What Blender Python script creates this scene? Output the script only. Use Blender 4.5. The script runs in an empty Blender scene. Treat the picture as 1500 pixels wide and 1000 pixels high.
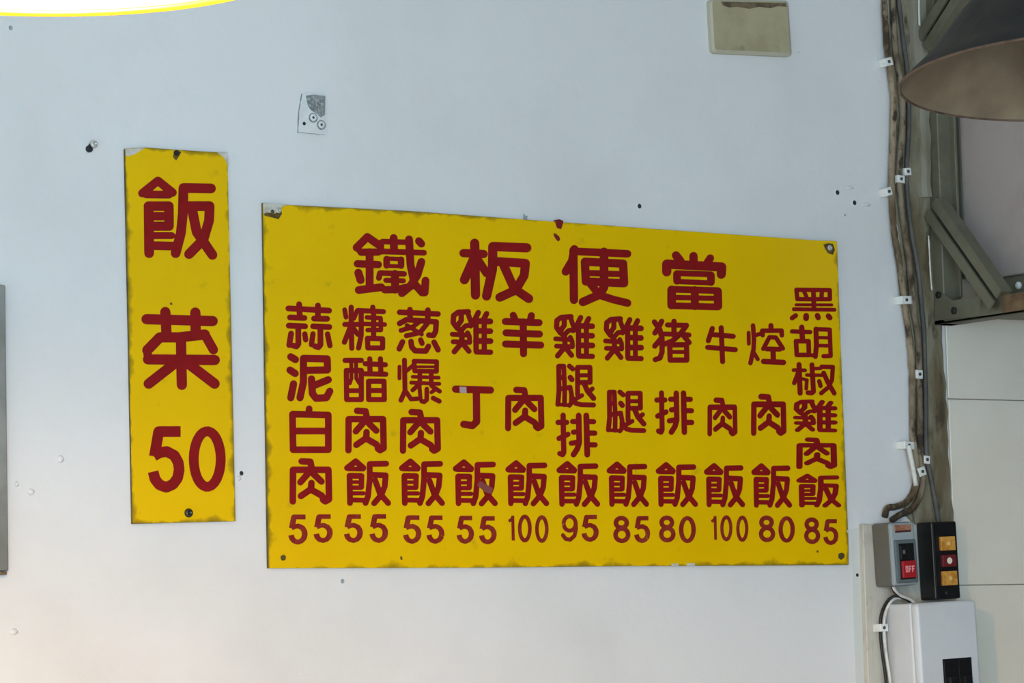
import bpy, bmesh, math, random
from mathutils import Vector, Matrix
from mathutils.geometry import delaunay_2d_cdt

random.seed(7)
scene = bpy.context.scene
C = scene.collection

# ------------------------------------------------------------------ camera
FPX = 4844.8                       # focal length in pixels of the 1500x1000 frame
YAW, PITCH, ROLL = 0.577438, 0.090149, -0.0255
CAM = Vector((0.0, -4.824, 1.45))
fw = Vector((math.sin(YAW)*math.cos(PITCH), math.cos(YAW)*math.cos(PITCH), math.sin(PITCH)))
r0 = Vector((math.cos(YAW), -math.sin(YAW), 0.0)); u0 = r0.cross(fw)
rt = math.cos(ROLL)*r0 + math.sin(ROLL)*u0
up = -math.sin(ROLL)*r0 + math.cos(ROLL)*u0
cam_data = bpy.data.cameras.new('camera')
cam_data.sensor_fit = 'HORIZONTAL'; cam_data.sensor_width = 36.0
cam_data.lens = 36.0*FPX/1500.0
cam_data.clip_start = 0.05; cam_data.clip_end = 100
cam = bpy.data.objects.new('camera', cam_data); C.objects.link(cam)
cam.matrix_world = Matrix(((rt.x, up.x, -fw.x, CAM.x), (rt.y, up.y, -fw.y, CAM.y),
                           (rt.z, up.z, -fw.z, CAM.z), (0, 0, 0, 1)))
scene.camera = cam

# ------------------------------------------------------------------ light
world = bpy.data.worlds.new('world'); scene.world = world; world.use_nodes = True
bg = world.node_tree.nodes['Background']
bg.inputs[0].default_value = (0.60, 0.81, 1.0, 1); bg.inputs[1].default_value = 0.21
sv = scene.view_settings
scene.display_settings.display_device = 'sRGB'
sv.view_transform = 'Standard'; sv.look = 'None'; sv.gamma = 1.0; sv.use_curve_mapping = False
sv.exposure = 0.16
def area_light(name, loc, target, sx, sy, watts, col):
    l = bpy.data.lights.new(name, 'AREA'); l.shape = 'RECTANGLE'; l.size = sx; l.size_y = sy
    l.energy = watts; l.color = col
    o = bpy.data.objects.new(name, l); C.objects.link(o); o.location = loc
    o.rotation_euler = (Vector(target)-Vector(loc)).to_track_quat('-Z', 'Y').to_euler()
    return o
# daylight coming in through the open shop front behind the camera
area_light('shopfront_daylight_offscreen', (-0.3, -6.55, 1.35), (-0.3, 0, 1.35), 3.6, 2.3, 262, (0.59, 0.805, 1.0))

# ------------------------------------------------------------------ helpers
def ray(px, py):
    return ((px-750)/FPX)*rt - ((py-500)/FPX)*up + fw
def at(px, py, Y=0.0):             # point on the plane y = Y
    d = ray(px, py); return CAM + d*((Y-CAM.y)/d.y)
def atx(px, py, X):                # point on the plane x = X
    d = ray(px, py); return CAM + d*((X-CAM.x)/d.x)
def atd(px, py, depth):            # point at a depth along the view axis
    return CAM + ray(px, py)*depth

def srgb(h):
    h = h.lstrip('#'); v = [int(h[i:i+2], 16)/255 for i in (0, 2, 4)]
    return tuple((c/12.92 if c <= .04045 else ((c+.055)/1.055)**2.4) for c in v) + (1,)

def material(name, base, rough=0.6, alt=None, scale=8, lo=.45, hi=.65, bump=0, bscale=60,
             metallic=0, alt2=None, scale2=30, lo2=.55, hi2=.7, coat=0, stretch=(1,1,1), detail=5, spec=.5):
    m = bpy.data.materials.new(name); m.use_nodes = True
    nt = m.node_tree; b = nt.nodes['Principled BSDF']
    b.inputs['Roughness'].default_value = rough; b.inputs['Specular IOR Level'].default_value = spec; b.inputs['Metallic'].default_value = metallic
    b.inputs['Coat Weight'].default_value = coat; b.inputs['Coat Roughness'].default_value = .25
    tc = nt.nodes.new('ShaderNodeTexCoord'); mp = nt.nodes.new('ShaderNodeMapping')
    mp.inputs['Scale'].default_value = stretch
    nt.links.new(tc.outputs['Object'], mp.inputs['Vector'])
    b.inputs['Base Color'].default_value = srgb(base)
    last = None
    def layer(prev, col, sc, l, h):
        n = nt.nodes.new('ShaderNodeTexNoise'); n.inputs['Scale'].default_value = sc
        n.inputs['Detail'].default_value = detail; n.inputs['Roughness'].default_value = .6
        nt.links.new(mp.outputs[0], n.inputs['Vector'])
        mr = nt.nodes.new('ShaderNodeMapRange'); mr.inputs[1].default_value = l; mr.inputs[2].default_value = h
        nt.links.new(n.outputs['Fac'], mr.inputs[0])
        mx = nt.nodes.new('ShaderNodeMix'); mx.data_type = 'RGBA'
        nt.links.new(mr.outputs[0], mx.inputs[0])
        if prev is None: mx.inputs[6].default_value = srgb(base)
        else: nt.links.new(prev, mx.inputs[6])
        mx.inputs[7].default_value = srgb(col)
        return mx.outputs[2]
    if alt: last = layer(last, alt, scale, lo, hi)
    if alt2: last = layer(last, alt2, scale2, lo2, hi2)
    if last: nt.links.new(last, b.inputs['Base Color'])
    if bump:
        n = nt.nodes.new('ShaderNodeTexNoise'); n.inputs['Scale'].default_value = bscale; n.inputs['Detail'].default_value = 4
        nt.links.new(mp.outputs[0], n.inputs['Vector'])
        bp = nt.nodes.new('ShaderNodeBump'); bp.inputs['Strength'].default_value = bump; bp.inputs['Distance'].default_value = .004
        nt.links.new(n.outputs['Fac'], bp.inputs['Height']); nt.links.new(bp.outputs[0], b.inputs['Normal'])
    return m

M = {}
M['wall'] = material('white_wall_paint', '#E4E4E2', .6, '#DBDBD8', 2.5, .45, .7, bump=.25, bscale=45)
M['tile'] = material('cream_glazed_tile', '#EBE4D4', .3, '#E4DCCA', 5, .4, .7)
M['grout'] = material('grey_grout', '#A09A8C', .9)
M['floor'] = material('grey_floor_tile', '#B7B2A8', .5, '#A49F95', 3)
M['ceiling'] = material('ceiling_paint', '#D8D8D4', .8)
M['trim'] = material('stained_pale_trim', '#8F8973', .8, '#6C5F45', 16, .42, .6, bump=.4, bscale=70,
                     alt2='#4E4330', scale2=40, lo2=.56, hi2=.68, stretch=(1, 1, .3))
M['cable_a'] = material('dirty_cable', '#9C8C72', .8, '#5A4932', 22, .4, .6, bump=.4, bscale=120, alt2='#3B2E20', scale2=45, lo2=.52, hi2=.62, stretch=(1, 1, .45))
M['cable_b'] = material('greasy_cable', '#877A66', .8, '#54452F', 25, .42, .6, bump=.4, bscale=120, alt2='#382D20', scale2=50, lo2=.52, hi2=.62, stretch=(1, 1, .45))
M['cable_c'] = material('dark_cable', '#4B4A46', .7, '#63605A', 18, .45, .65, bump=.2)
M['cable_w'] = material('white_cable', '#DBD9D0', .5, '#A59E8C', 20, .5, .7)
M['cable_k'] = material('black_cable', '#1C1B1A', .5)
M['clip'] = material('white_clip_plastic', '#E6E6E0', .45, '#CFCBBE', 60, .5, .7)
M['nail'] = material('steel_nail', '#5C5B57', .4, metallic=.6)
M['steel'] = material('olive_painted_steel', '#6A6856', .55, '#5C5A4A', 10, .45, .65, alt2='#5B4A35', scale2=18, lo2=.62, hi2=.75)
M['rust'] = material('rusty_steel', '#7C6549', .8, '#5A4632', 20, .4, .6)
M['bolt'] = material('dark_bolt', '#151412', .6)
M['panelbox'] = material('pinkish_grey_sheet_metal', '#A69C96', .6, '#9C928B', 6, .45, .65, bump=.08, bscale=160)
M['greybox'] = material('grey_plastic', '#64625A', .5, '#5A574E', 12, .5, .7)
M['greyface'] = material('light_grey_plastic', '#99A4A6', .45, '#8A9495', 15, .5, .7)
M['greypanel'] = material('slate_grey_plastic', '#5F696B', .45)
M['blackplastic'] = material('black_plastic', '#121214', .4, '#1C1B1D', 20, .5, .7)
M['redbutton'] = material('red_button', '#A91F26', .4)
M['darkred'] = material('dark_red_button', '#6E2224', .4)
M['orange'] = material('orange_button', '#D49B45', .45, '#B97A26', 90, .45, .6)
M['orangelite'] = material('pale_orange_mark', '#E7C07C', .5)
M['whitemark'] = material('white_mark', '#E4DCCB', .5)
M['pinkmark'] = material('pale_pink_lettering', '#E89CA0', .5)
M['nameplate'] = material('brown_name_plate', '#B08066', .5, '#8D5A45', 80, .4, .6)
M['maroon'] = material('maroon_strip', '#4C2A28', .5)
M['breaker'] = material('white_breaker_case', '#D3D6D8', .4, '#CACBCB', 6, .4, .7)
M['paper'] = material('stained_backing_board', '#C8C3B5', .7, '#9C9383', 9, .48, .66, alt2='#6F6552', scale2=25, lo2=.6, hi2=.75, stretch=(1, 1, .5))
M['ivory'] = material('ivory_plastic', '#B2A988', .5, '#A49A79', 14, .45, .65, alt2='#8C7F63', scale2=22, lo2=.62, hi2=.76)
M['ivoryedge'] = material('pale_ivory_edge', '#B9B5A0', .55)
M['grime'] = material('brown_grime', '#5B4A38', .9, '#77684F', 60, .4, .6)
M['plate'] = material('white_painted_plate', '#E2E4E2', .6, '#D6D9D7', 40)
M['bare_and_edge'] = material('bare_metal_and_edge_shade', '#8E9492', .6, '#6F7674', 120, .4, .6, alt2='#B3B8B6', scale2=200, lo2=.5, hi2=.62)
M['hole'] = material('dark_hole', '#2B2F33', .9)
M['chip'] = material('grey_paint_chip', '#9AA2A4', .9)
M['bulge'] = M['wall']
M['greyframe'] = material('grey_weathered_frame', '#8D8F8A', .7, '#74756F', 7, .4, .65, alt2='#6A5238', scale2=9, lo2=.66, hi2=.78)
M['signedge'] = material('dark_board_edge', '#4A4128', .8, '#6E6028', 30, .4, .6)  # dark brown for the sides of both boards
M['pale'] = material('bare_pale_board', '#CFCBBF', .7, '#B4AE9C', 60, .45, .65)
M['brown_mark'] = material('brown_patch', '#4B3A14', .8, '#6E5718', 60, .45, .65)  # brown shared by rust, grime and the patches under the screws
M['screw'] = material('screw_metal', '#C9C9C2', .35, metallic=.5)
M['tape'] = material('grey_tape_scrap', '#B39C98', .6)
M['scuff'] = material('greyish_scuff', '#85403D', .7)
M['paint_blob'] = material('red_paint', '#7C1217', .5)
M['lampgrey'] = material('dark_grey_enamel', '#232321', .6, '#2F2E2A', 14, .45, .65, bump=.25, bscale=60, spec=.15)
M['lampin'] = material('aged_beige_enamel', '#7A6C56', .6, '#5F5240', 7, .4, .65, alt2='#30261B', scale2=13, lo2=.66, hi2=.74)
M['lamprim'] = material('rusty_rim', '#5A4535', .7, '#3B2C20', 40)
M['lampyellow'] = material('yellow_enamel', '#EDBB08', .4)
M['lampcream'] = material('cream_reflector', '#FFEBA6', .5)
M['cord'] = M['cable_k']

def sign_yellow(name):
    m = bpy.data.materials.new(name); m.use_nodes = True; nt = m.node_tree; b = nt.nodes['Principled BSDF']
    b.inputs['Roughness'].default_value = .23; b.inputs['Specular IOR Level'].default_value = .3
    tc = nt.nodes.new('ShaderNodeTexCoord'); sep = nt.nodes.new('ShaderNodeSeparateXYZ')
    nt.links.new(tc.outputs['Generated'], sep.inputs[0])
    def math_(op, a, bb=None):
        n = nt.nodes.new('ShaderNodeMath'); n.operation = op
        for i, v in ((0, a), (1, bb)):
            if v is None: continue
            if hasattr(v, 'links'): nt.links.new(v, n.inputs[i])
            else: n.inputs[i].default_value = v
        return n.outputs[0]
    x, z = sep.outputs[0], sep.outputs[2]
    return m, nt, b, tc, x, z, math_
def make_sign_material(name, wx, wz):
    m, nt, b, tc, x, z, mt = sign_yellow(name)
    ex = mt('MULTIPLY', mt('MINIMUM', x, mt('SUBTRACT', 1.0, x)), wx)
    ez = mt('MULTIPLY', mt('MINIMUM', z, mt('SUBTRACT', 1.0, z)), wz)
    e = mt('MINIMUM', ex, ez)                                   # metres to the nearest edge
    n = nt.nodes.new('ShaderNodeTexNoise'); n.inputs['Scale'].default_value = 28; n.inputs['Detail'].default_value = 6
    nt.links.new(tc.outputs['Object'], n.inputs['Vector'])
    lim = mt('MULTIPLY', mt('POWER', n.outputs['Fac'], 3.0), .055)
    f = nt.nodes.new('ShaderNodeMapRange')
    nt.links.new(e, f.inputs[0]); f.inputs[1].default_value = .0; nt.links.new(lim, f.inputs[2])
    f.inputs[3].default_value = .9; f.inputs[4].default_value = 0
    n2 = nt.nodes.new('ShaderNodeTexNoise'); n2.inputs['Scale'].default_value = 5; n2.inputs['Detail'].default_value = 5
    nt.links.new(tc.outputs['Object'], n2.inputs['Vector'])
    r2 = nt.nodes.new('ShaderNodeMapRange'); nt.links.new(n2.outputs['Fac'], r2.inputs[0])
    r2.inputs[1].default_value = .35; r2.inputs[2].default_value = .7
    mx = nt.nodes.new('ShaderNodeMix'); mx.data_type = 'RGBA'; nt.links.new(r2.outputs[0], mx.inputs[0])
    mx.inputs[6].default_value = srgb('#EDC000'); mx.inputs[7].default_value = srgb('#E6B900')
    n3 = nt.nodes.new('ShaderNodeTexNoise'); n3.inputs['Scale'].default_value = 32; n3.inputs['Detail'].default_value = 3
    nt.links.new(tc.outputs['Object'], n3.inputs['Vector'])
    r3 = nt.nodes.new('ShaderNodeMapRange'); nt.links.new(n3.outputs['Fac'], r3.inputs[0])
    r3.inputs[1].default_value = .68; r3.inputs[2].default_value = .8; r3.inputs[4].default_value = .4
    mx3 = nt.nodes.new('ShaderNodeMix'); mx3.data_type = 'RGBA'; nt.links.new(r3.outputs[0], mx3.inputs[0])
    nt.links.new(mx.outputs[2], mx3.inputs[6]); mx3.inputs[7].default_value = srgb('#A08820')
    mx2 = nt.nodes.new('ShaderNodeMix'); mx2.data_type = 'RGBA'; nt.links.new(f.outputs[0], mx2.inputs[0])
    nt.links.new(mx3.outputs[2], mx2.inputs[6]); mx2.inputs[7].default_value = srgb('#5E4F1A')
    nt.links.new(mx2.outputs[2], b.inputs['Base Color'])
    return m
M['sign_wide'] = make_sign_material('yellow_menu_board_paint', 1.23, .62)
M['sign_tall'] = make_sign_material('yellow_tall_sign_paint', .19, .62)
M['red'] = material('dark_red_lettering', '#8E1216', .5, '#84100F', 30, .4, .65, spec=.2)
M['redworn'] = material('worn_red_numerals', '#86201A', .5, '#8E3222', 60, .45, .65, alt2='#C9A030', scale2=75, lo2=.68, hi2=.74, spec=.2)

def finish(me, smooth=False):
    if smooth:
        for p in me.polygons: p.use_smooth = True
    me.update()

def link(name, me, mats, parent=None):
    o = bpy.data.objects.new(name, me); C.objects.link(o)
    for m in (mats if isinstance(mats, (list, tuple)) else [mats]): me.materials.append(m)
    if parent: o.parent = parent
    return o

def base_of(o):                    # world position of the root of a thing (parts sit at zero)
    while o.parent: o = o.parent
    return o.location.copy()

def part(name, bm, mats, parent, smooth=False, world_space=True):
    if world_space and parent is not None:
        off = base_of(parent)
        for v in bm.verts: v.co -= off
    me = bpy.data.meshes.new(name); bm.normal_update(); bm.to_mesh(me); bm.free(); finish(me, smooth)
    return link(name, me, mats, parent)

def tag(o, label, cat, group=None):
    o['label'] = label; o['category'] = cat
    if group: o['group'] = group
    return o

def thing(name, loc, label, cat, group=None, rot=(0, 0, 0)):
    o = bpy.data.objects.new(name, None); C.objects.link(o); o.empty_display_size = .05
    o.location = loc; o.rotation_euler = rot
    return tag(o, label, cat, group)

def single(name, bm, mats, label, cat, group=None, smooth=False):
    lo = Vector((min(v.co.x for v in bm.verts), max(v.co.y for v in bm.verts), min(v.co.z for v in bm.verts)))
    for v in bm.verts: v.co -= lo
    me = bpy.data.meshes.new(name); bm.normal_update(); bm.to_mesh(me); bm.free(); finish(me, smooth)
    o = link(name, me, mats); o.location = lo
    return tag(o, label, cat, group)

def structure(name, bm, mats, smooth=False):
    me = bpy.data.meshes.new(name); bm.normal_update(); bm.to_mesh(me); bm.free(); finish(me, smooth)
    o = link(name, me, mats); o['kind'] = 'structure'
    return o

def add_box(bm, a, b, bevel=0, seg=2, mi=0):
    x0, y0, z0 = (min(a[i], b[i]) for i in range(3)); x1, y1, z1 = (max(a[i], b[i]) for i in range(3))
    vs = [bm.verts.new(p) for p in ((x0,y0,z0),(x1,y0,z0),(x1,y1,z0),(x0,y1,z0),(x0,y0,z1),(x1,y0,z1),(x1,y1,z1),(x0,y1,z1))]
    fs = [bm.faces.new([vs[i] for i in q]) for q in ((3,2,1,0),(4,5,6,7),(0,1,5,4),(1,2,6,5),(2,3,7,6),(3,0,4,7))]
    for f in fs: f.material_index = mi
    if bevel:
        es = list({e for f in fs for e in f.edges})
        bmesh.ops.bevel(bm, geom=es, offset=bevel, segments=seg, affect='EDGES', profile=.5)
    return bm
def box(a, b, bevel=0, seg=2):
    return add_box(bmesh.new(), a, b, bevel, seg)

def add_prism(bm, pts, vec, mi_cap=0, mi_side=0):
    """polygon pts (Vectors) extruded by vec"""
    vec = Vector(vec)
    a = [bm.verts.new(p) for p in pts]; b = [bm.verts.new(Vector(p)+vec) for p in pts]
    f1 = bm.faces.new(a); f2 = bm.faces.new(list(reversed(b))); f1.material_index = f2.material_index = mi_cap
    n = len(a); sides = []
    for i in range(n):
        f = bm.faces.new((a[i], b[i], b[(i+1) % n], a[(i+1) % n])); f.material_index = mi_side; sides.append(f)
    bmesh.ops.recalc_face_normals(bm, faces=[f1, f2]+sides)
    return bm
def prism(pts, vec, mi_cap=0, mi_side=0):
    return add_prism(bmesh.new(), pts, vec, mi_cap, mi_side)

def smooth_path(pts, n=6):
    pts = [Vector(p) for p in pts]
    if len(pts) < 3: return pts
    P = [2*pts[0]-pts[1]] + pts + [2*pts[-1]-pts[-2]]
    out = []
    for i in range(1, len(P)-2):
        for k in range(n):
            t = k/n; a, b, c, d = P[i-1], P[i], P[i+1], P[i+2]
            out.append(.5*((2*b)+(c-a)*t+(2*a-5*b+4*c-d)*t*t+(3*b-a-3*c+d)*t**3))
    out.append(pts[-1]); return out

def tube(pts, r, seg=10, smoothn=6, wob=0, bm=None):
    bm = bm or bmesh.new(); P = smooth_path(pts, smoothn); rings = []
    nrm = None
    for i, p in enumerate(P):
        t = (P[min(i+1, len(P)-1)]-P[max(i-1, 0)]).normalized()
        if nrm is None: nrm = t.orthogonal().normalized()
        nrm = (nrm - t*nrm.dot(t)).normalized(); bn = t.cross(nrm)
        rr = (r[i] if isinstance(r, list) else r)*(1+wob*random.uniform(-1, 1))
        rings.append([bm.verts.new(p + (nrm*math.cos(2*math.pi*k/seg)+bn*math.sin(2*math.pi*k/seg))*rr) for k in range(seg)])
    for a, b in zip(rings, rings[1:]):
        for k in range(seg):
            bm.faces.new((a[k], a[(k+1) % seg], b[(k+1) % seg], b[k]))
    bm.faces.new(list(reversed(rings[0]))); bm.faces.new(rings[-1])
    return bm

def lathe(profile, origin, axis=(0, 0, 1), seg=64, bm=None, cap0=False, cap1=False):
    """profile: list of (radius, height along axis)"""
    bm = bm or bmesh.new(); ax = Vector(axis).normalized(); q = ax.to_track_quat('Z', 'Y').to_matrix(); o = Vector(origin)
    rings = []
    for r, h in profile:
        if r < 1e-6: rings.append([bm.verts.new(o+ax*h)])
        else: rings.append([bm.verts.new(o + q @ Vector((r*math.cos(2*math.pi*k/seg), r*math.sin(2*math.pi*k/seg), h))) for k in range(seg)])
    for a, b in zip(rings, rings[1:]):
        for k in range(seg):
            k2 = (k+1) % seg
            if len(a) == 1 and len(b) == 1: continue
            if len(a) == 1: bm.faces.new((a[0], b[k2], b[k]))
            elif len(b) == 1: bm.faces.new((a[k], a[k2], b[0]))
            else: bm.faces.new((a[k], a[k2], b[k2], b[k]))
    if cap0 and len(rings[0]) > 1: bm.faces.new(list(reversed(rings[0])))
    if cap1 and len(rings[-1]) > 1: bm.faces.new(rings[-1])
    bmesh.ops.recalc_face_normals(bm, faces=bm.faces[:])
    return bm

def pan_screw(p, r, h=None, axis=(0, -1, 0), bm=None):
    """round screw head standing proud of a surface, with a cross slot modelled as a dimple"""
    h = h or r*.55
    return lathe([(r, 0), (r, h*.35), (r*.8, h*.8), (r*.35, h), (r*.3, h*.7), (0, h*.65)], p, axis, 20, bm, cap0=True)

# ------------------------------------------------------------------ the setting
X_END = at(1388, 600).x            # where plaster gives way to tile
ZB, ZT = 0.0, 3.05
wall = structure('wall_back', box((-2.2, 0, ZB), (X_END, .14, ZT)), M['wall'])
structure('floor', box((-2.2, -6.6, -.1), (6.6, .14, 0)), M['floor'])
structure('ceiling', box((-2.2, -6.6, ZT), (6.6, .14, ZT+.1)), M['ceiling'])
structure('wall_left', box((-2.34, -6.6, 0), (-2.2, .14, ZT)), M['wall'])
structure('added_dark_wall', box((6.6, -6.6, 0), (6.74, .14, ZT)), material('reflection_darkener', '#3A3833', .7, '#322F2B', 3))  # unseen wall, added dark to darken the reflection in the yellow boards
# tiled wall: each tile its own piece on a grout bed
tw = structure('wall_tiled', box((X_END, .008, ZB), (6.6, .14, ZT)), M['grout'])
z_line = at(1440, 585).z; TH, TW, GAP = at(1450, 585).z-at(1450, 856).z, .60, .0016
tile_me = None
rows = range(-int(z_line/TH)-1, int((ZT-z_line)/TH)+1)
for i in rows:
    for j in range(4):
        z0 = z_line+i*TH; x0 = X_END+.004+j*TW
        a, b = max(z0+GAP/2, .002), min(z0+TH-GAP/2, ZT-.002)
        if b-a < .02: continue
        full = abs((b-a)-(TH-GAP)) < 1e-4
        if full and tile_me:
            o = bpy.data.objects.new('tile', tile_me); C.objects.link(o); o.parent = tw
        else:
            bm = box((0, -.008, 0), (TW-GAP, 0, b-a), .0012, 1)
            o = part('tile', bm, M['tile'], tw, world_space=False)
            if full: tile_me = o.data
        o.location = (x0, .008, a)

# stained strip that covers the joint between plaster and tiles, under the cables
L = [(1300,-60),(1303,60),(1310,160),(1310,300),(1322,400),(1334,490),(1338,600),(1338,700),(1330,728),(1312,742),(1340,770)]
R = [(1352,-60),(1352,60),(1358,200),(1366,330),(1379,480),(1386,600),(1390,690),(1394,745),(1396,770)]
def strip(Lp, Rp, y0, y1, n=40):
    bm = bmesh.new()
    def samp(Pp, t):
        y = Pp[0][1] + (Pp[-1][1]-Pp[0][1])*t
        for a, b in zip(Pp, Pp[1:]):
            if a[1] <= y <= b[1]: return a[0]+(b[0]-a[0])*(y-a[1])/(b[1]-a[1]), y
        return Pp[-1]
    rows = []
    for i in range(n+1):
        t = i/n; l = samp(Lp, t); r = samp(Rp, t); jl, jr = random.uniform(-1.5, 1.5), random.uniform(-2.2, 1.2)
        a, b = at(l[0]+jl, l[1]), at(r[0]+jr, r[1])
        rows.append([bm.verts.new((a.x, y0, a.z)), bm.verts.new((a.x+.002, y1, a.z)),
                     bm.verts.new(((a.x+b.x)/2, y1-.002*random.random(), (a.z+b.z)/2)),
                     bm.verts.new((b.x-.002, y1, b.z)), bm.verts.new((b.x, y0, b.z))])
    for p, q in zip(rows, rows[1:]):
        for k in range(4): bm.faces.new((p[k], p[k+1], q[k+1], q[k]))
    for rr in (rows[0], rows[-1]): bm.faces.new(rr)
    bmesh.ops.recalc_face_normals(bm, faces=bm.faces[:])
    return bm
structure('trim_1', strip(L, R, .0, -.006), M['trim'])
# lighter wooden batten that runs up beside the cables
bt = structure('trim_2', strip([(1325,-60),(1330,60),(1338,160),(1341,290)], [(1350,-60),(1352,60),(1356,160),(1358,290)], -.004, -.016, 16), material('pale_green_batten', '#938F7E', .75, '#7C7660', 18, .45, .65, bump=.3, alt2='#6D6A55', scale2=35, lo2=.6, hi2=.72, stretch=(1, 1, .3)))

# holes, chips and lumps of the plaster
def hole(px, py, rpx, mat='hole', squash=1.0):
    p = at(px, py, -.0008 if px > 1246 and py > 776 else 0); r = rpx*6/FPX
    bm = lathe([(r*1.5, 0), (r*1.15, .0016), (r*.9, .0010), (r*.6, .0004), (0, .0003)], p, (0, -1, 0), 14)
    n = 14
    for f in bm.faces:
        c = f.calc_center_median(); d = math.hypot(c.x-p.x, c.z-p.z)
        f.material_index = 1 if d < r*1.02 else 0  # hole centres coloured dark for the shade of a deeper hole
    part('screw_hole', bm, [M['wall'], M[mat]], wall, world_space=False)
for a in ((936,302,3,'hole'), (1226,282,3.2,'hole'), (1251,297,3.2,'hole'), (501,851,2.6,'chip'), (353,693,2.6,'hole'),
          (1255,842,2.4,'hole'), (15,41,2.5,'chip'), (1169,77,.8,'chip'), (1237,315,1.5,'chip')):
    hole(*a)
def lump(px, py, rx, rz, h=.004, mat='wall'):
    p = at(px, py); bm = bmesh.new(); bmesh.ops.create_uvsphere(bm, u_segments=14, v_segments=8, radius=1)
    for v in bm.verts: v.co = p + Vector((v.co.x*rx, v.co.y*h, v.co.z*rz))*(1+.15*random.uniform(-1, 1))
    part('plaster_lump', bm, M[mat], wall, True, world_space=False)
for a in ((45,720,.006,.005), (88,672,.006,.006), (24,709,.004,.004), (350,700,.004,.004), (1268,300,.012,.003), (20,925,.007,.005), (1245,275,.010,.003)):
    lump(*a)
p = at(769, 318); part('paint_chip', prism([p+Vector(v) for v in ((-.004,0,-.004),(.004,0,-.005),(.005,0,.003),(.001,0,.002),(-.003,0,.007))], (0,-.0008,0)), M['chip'], wall, world_space=False)

part('paint_patch', prism([at(x, y, -.0006) for x, y in ((1246,776),(1268,770),(1276,1080),(1256,1080),(1250,900))], (0, .0006, 0)), material('greyer_paint_patch', '#D3D6D0', .7), wall, world_space=False)
# ------------------------------------------------------------------ lettering
# every character is a list of brush strokes: (points, width) traced in one frame each; '*' closes the stroke
G = {}
def glyph(ch, ox, oy, s, w, strokes, butt=False):
    out = []
    for st in strokes:
        pts = st; ww = w; closed = False
        if isinstance(pts[-1], (int, float)): ww = pts[-1]; pts = pts[:-1]
        if pts[-1] == '*': closed = True; pts = pts[:-1]
        out.append(([(ox+x/s, oy+y/s) for x, y in pts], ww/s, closed))
    xs0 = min(x-w_/2 for p, w_, c in out for x, y in p); xs1 = max(x+w_/2 for p, w_, c in out for x, y in p)
    ys0 = min(y-w_/2 for p, w_, c in out for x, y in p); ys1 = max(y+w_/2 for p, w_, c in out for x, y in p)
    G[ch] = (out, (xs0, ys0, xs1, ys1), butt)
def ell(cx, cy, rx, ry, n=28):
    return [(cx+rx*math.sin(2*math.pi*k/n), cy-ry*math.cos(2*math.pi*k/n)) for k in range(n)] + ['*']

glyph('蒜', 410, 436, 12.5, 92, [[(155,195),(900,235)],[(352,118),(365,360)],[(695,142),(695,380)],[(185,360),(448,370)],[(625,380),(865,385)],
  [(162,510),(460,522)],[(608,522),(905,535)],[(205,655),(170,865)],[(335,520),(338,845),(305,890),(240,875)],[(455,662),(472,770),84],[(605,660),(577,858),84],[(740,530),(742,860),(705,905),(640,885)],[(872,665),(915,875),86]])
glyph('糖', 490, 440, 12.5, 82, [[(185,170),(210,305),76],[(305,122),(305,420)],[(415,180),(355,330),70],[(188,437),(470,437)],[(305,400),(315,875)],
  [(290,480),(180,765)],[(340,500),(425,620),78],[(430,182),(895,205)],[(700,122),(700,200)],[(488,190),(488,640),(440,870)],[(592,308),(845,325),(850,540),(605,540),72],[(540,427),(920,440),72],[(715,200),(715,690)],[(602,692),(880,700),(880,868),(610,868),'*']])
glyph('醋', 490, 514, 12.5, 82, [[(192,170),(490,170)],[(215,355),(490,355),(490,888),(222,888),'*'],[(305,180),(310,500),(280,590),62],[(393,180),(398,500),(452,590),62],[(222,725),(490,725),76],
  [(560,232),(930,250)],[(645,142),(650,420)],[(840,142),(848,420)],[(500,415),(938,425)],[(622,553),(905,553),(912,888),(625,888),'*'],[(622,722),(905,722),80]])
glyph('葱', 570, 440, 12.5, 88, [[(192,215),(895,247)],[(380,165),(385,340)],[(710,175),(705,400)],[(190,420),(320,350)],[(320,350),(862,392),(852,560),(812,640),(725,632)],
  [(215,548),(430,485),(550,390),76],[(315,645),(560,590),(700,420),80],[(325,455),(595,618),70],[(245,757),(185,885)],[(400,750),(412,850),(475,920),(670,925),(720,838)],[(577,722),(602,785),84],[(822,762),(895,903)]])
glyph('爆', 570, 514, 12.5, 74, [[(190,285),(188,500),62],[(280,165),(290,730),(215,900),78],[(430,270),(320,360),66],[(300,730),(400,880),(520,872),72],[(455,185),(870,195),(868,372),(468,365),'*'],[(460,288),(868,290),44],
  [(430,470),(908,487),58],[(405,578),(918,600),62],[(562,380),(562,610)],[(770,380),(770,620)],[(560,600),(430,715),70],[(780,640),(925,738),70],[(690,695),(688,890),(640,930),(595,915)],[(555,650),(575,885),64],[(860,690),(775,755),62],[(805,862),(918,918),76]])
glyph('肉', 400, 660, 5.554, 46, [[(232,86),(304,90),(315,150)],[(160,412),(162,155),(450,155),(455,395),(425,412),(406,398)],[(315,150),(222,256)],[(330,190),(393,250)],[(312,262),(308,312),(226,368)],[(308,315),(396,365),(415,400)]])
glyph('飯大', 190, 250, 7.14, 88, [[(132,235),(295,105),(448,228),76],[(170,247),(410,250),70],[(195,370),(410,370),86],[(200,475),(405,475),76],[(200,580),(410,580),82],[(200,678),(440,678),62],[(200,782),(470,788),78],[(198,370),(203,862)],[(410,370),(412,580),84],
  [(850,185),(562,180),(555,450),(535,650),(480,862)],[(562,370),(835,370),(830,520),(770,720),(620,872)],[(652,400),(700,640),(865,880)]])
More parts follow.
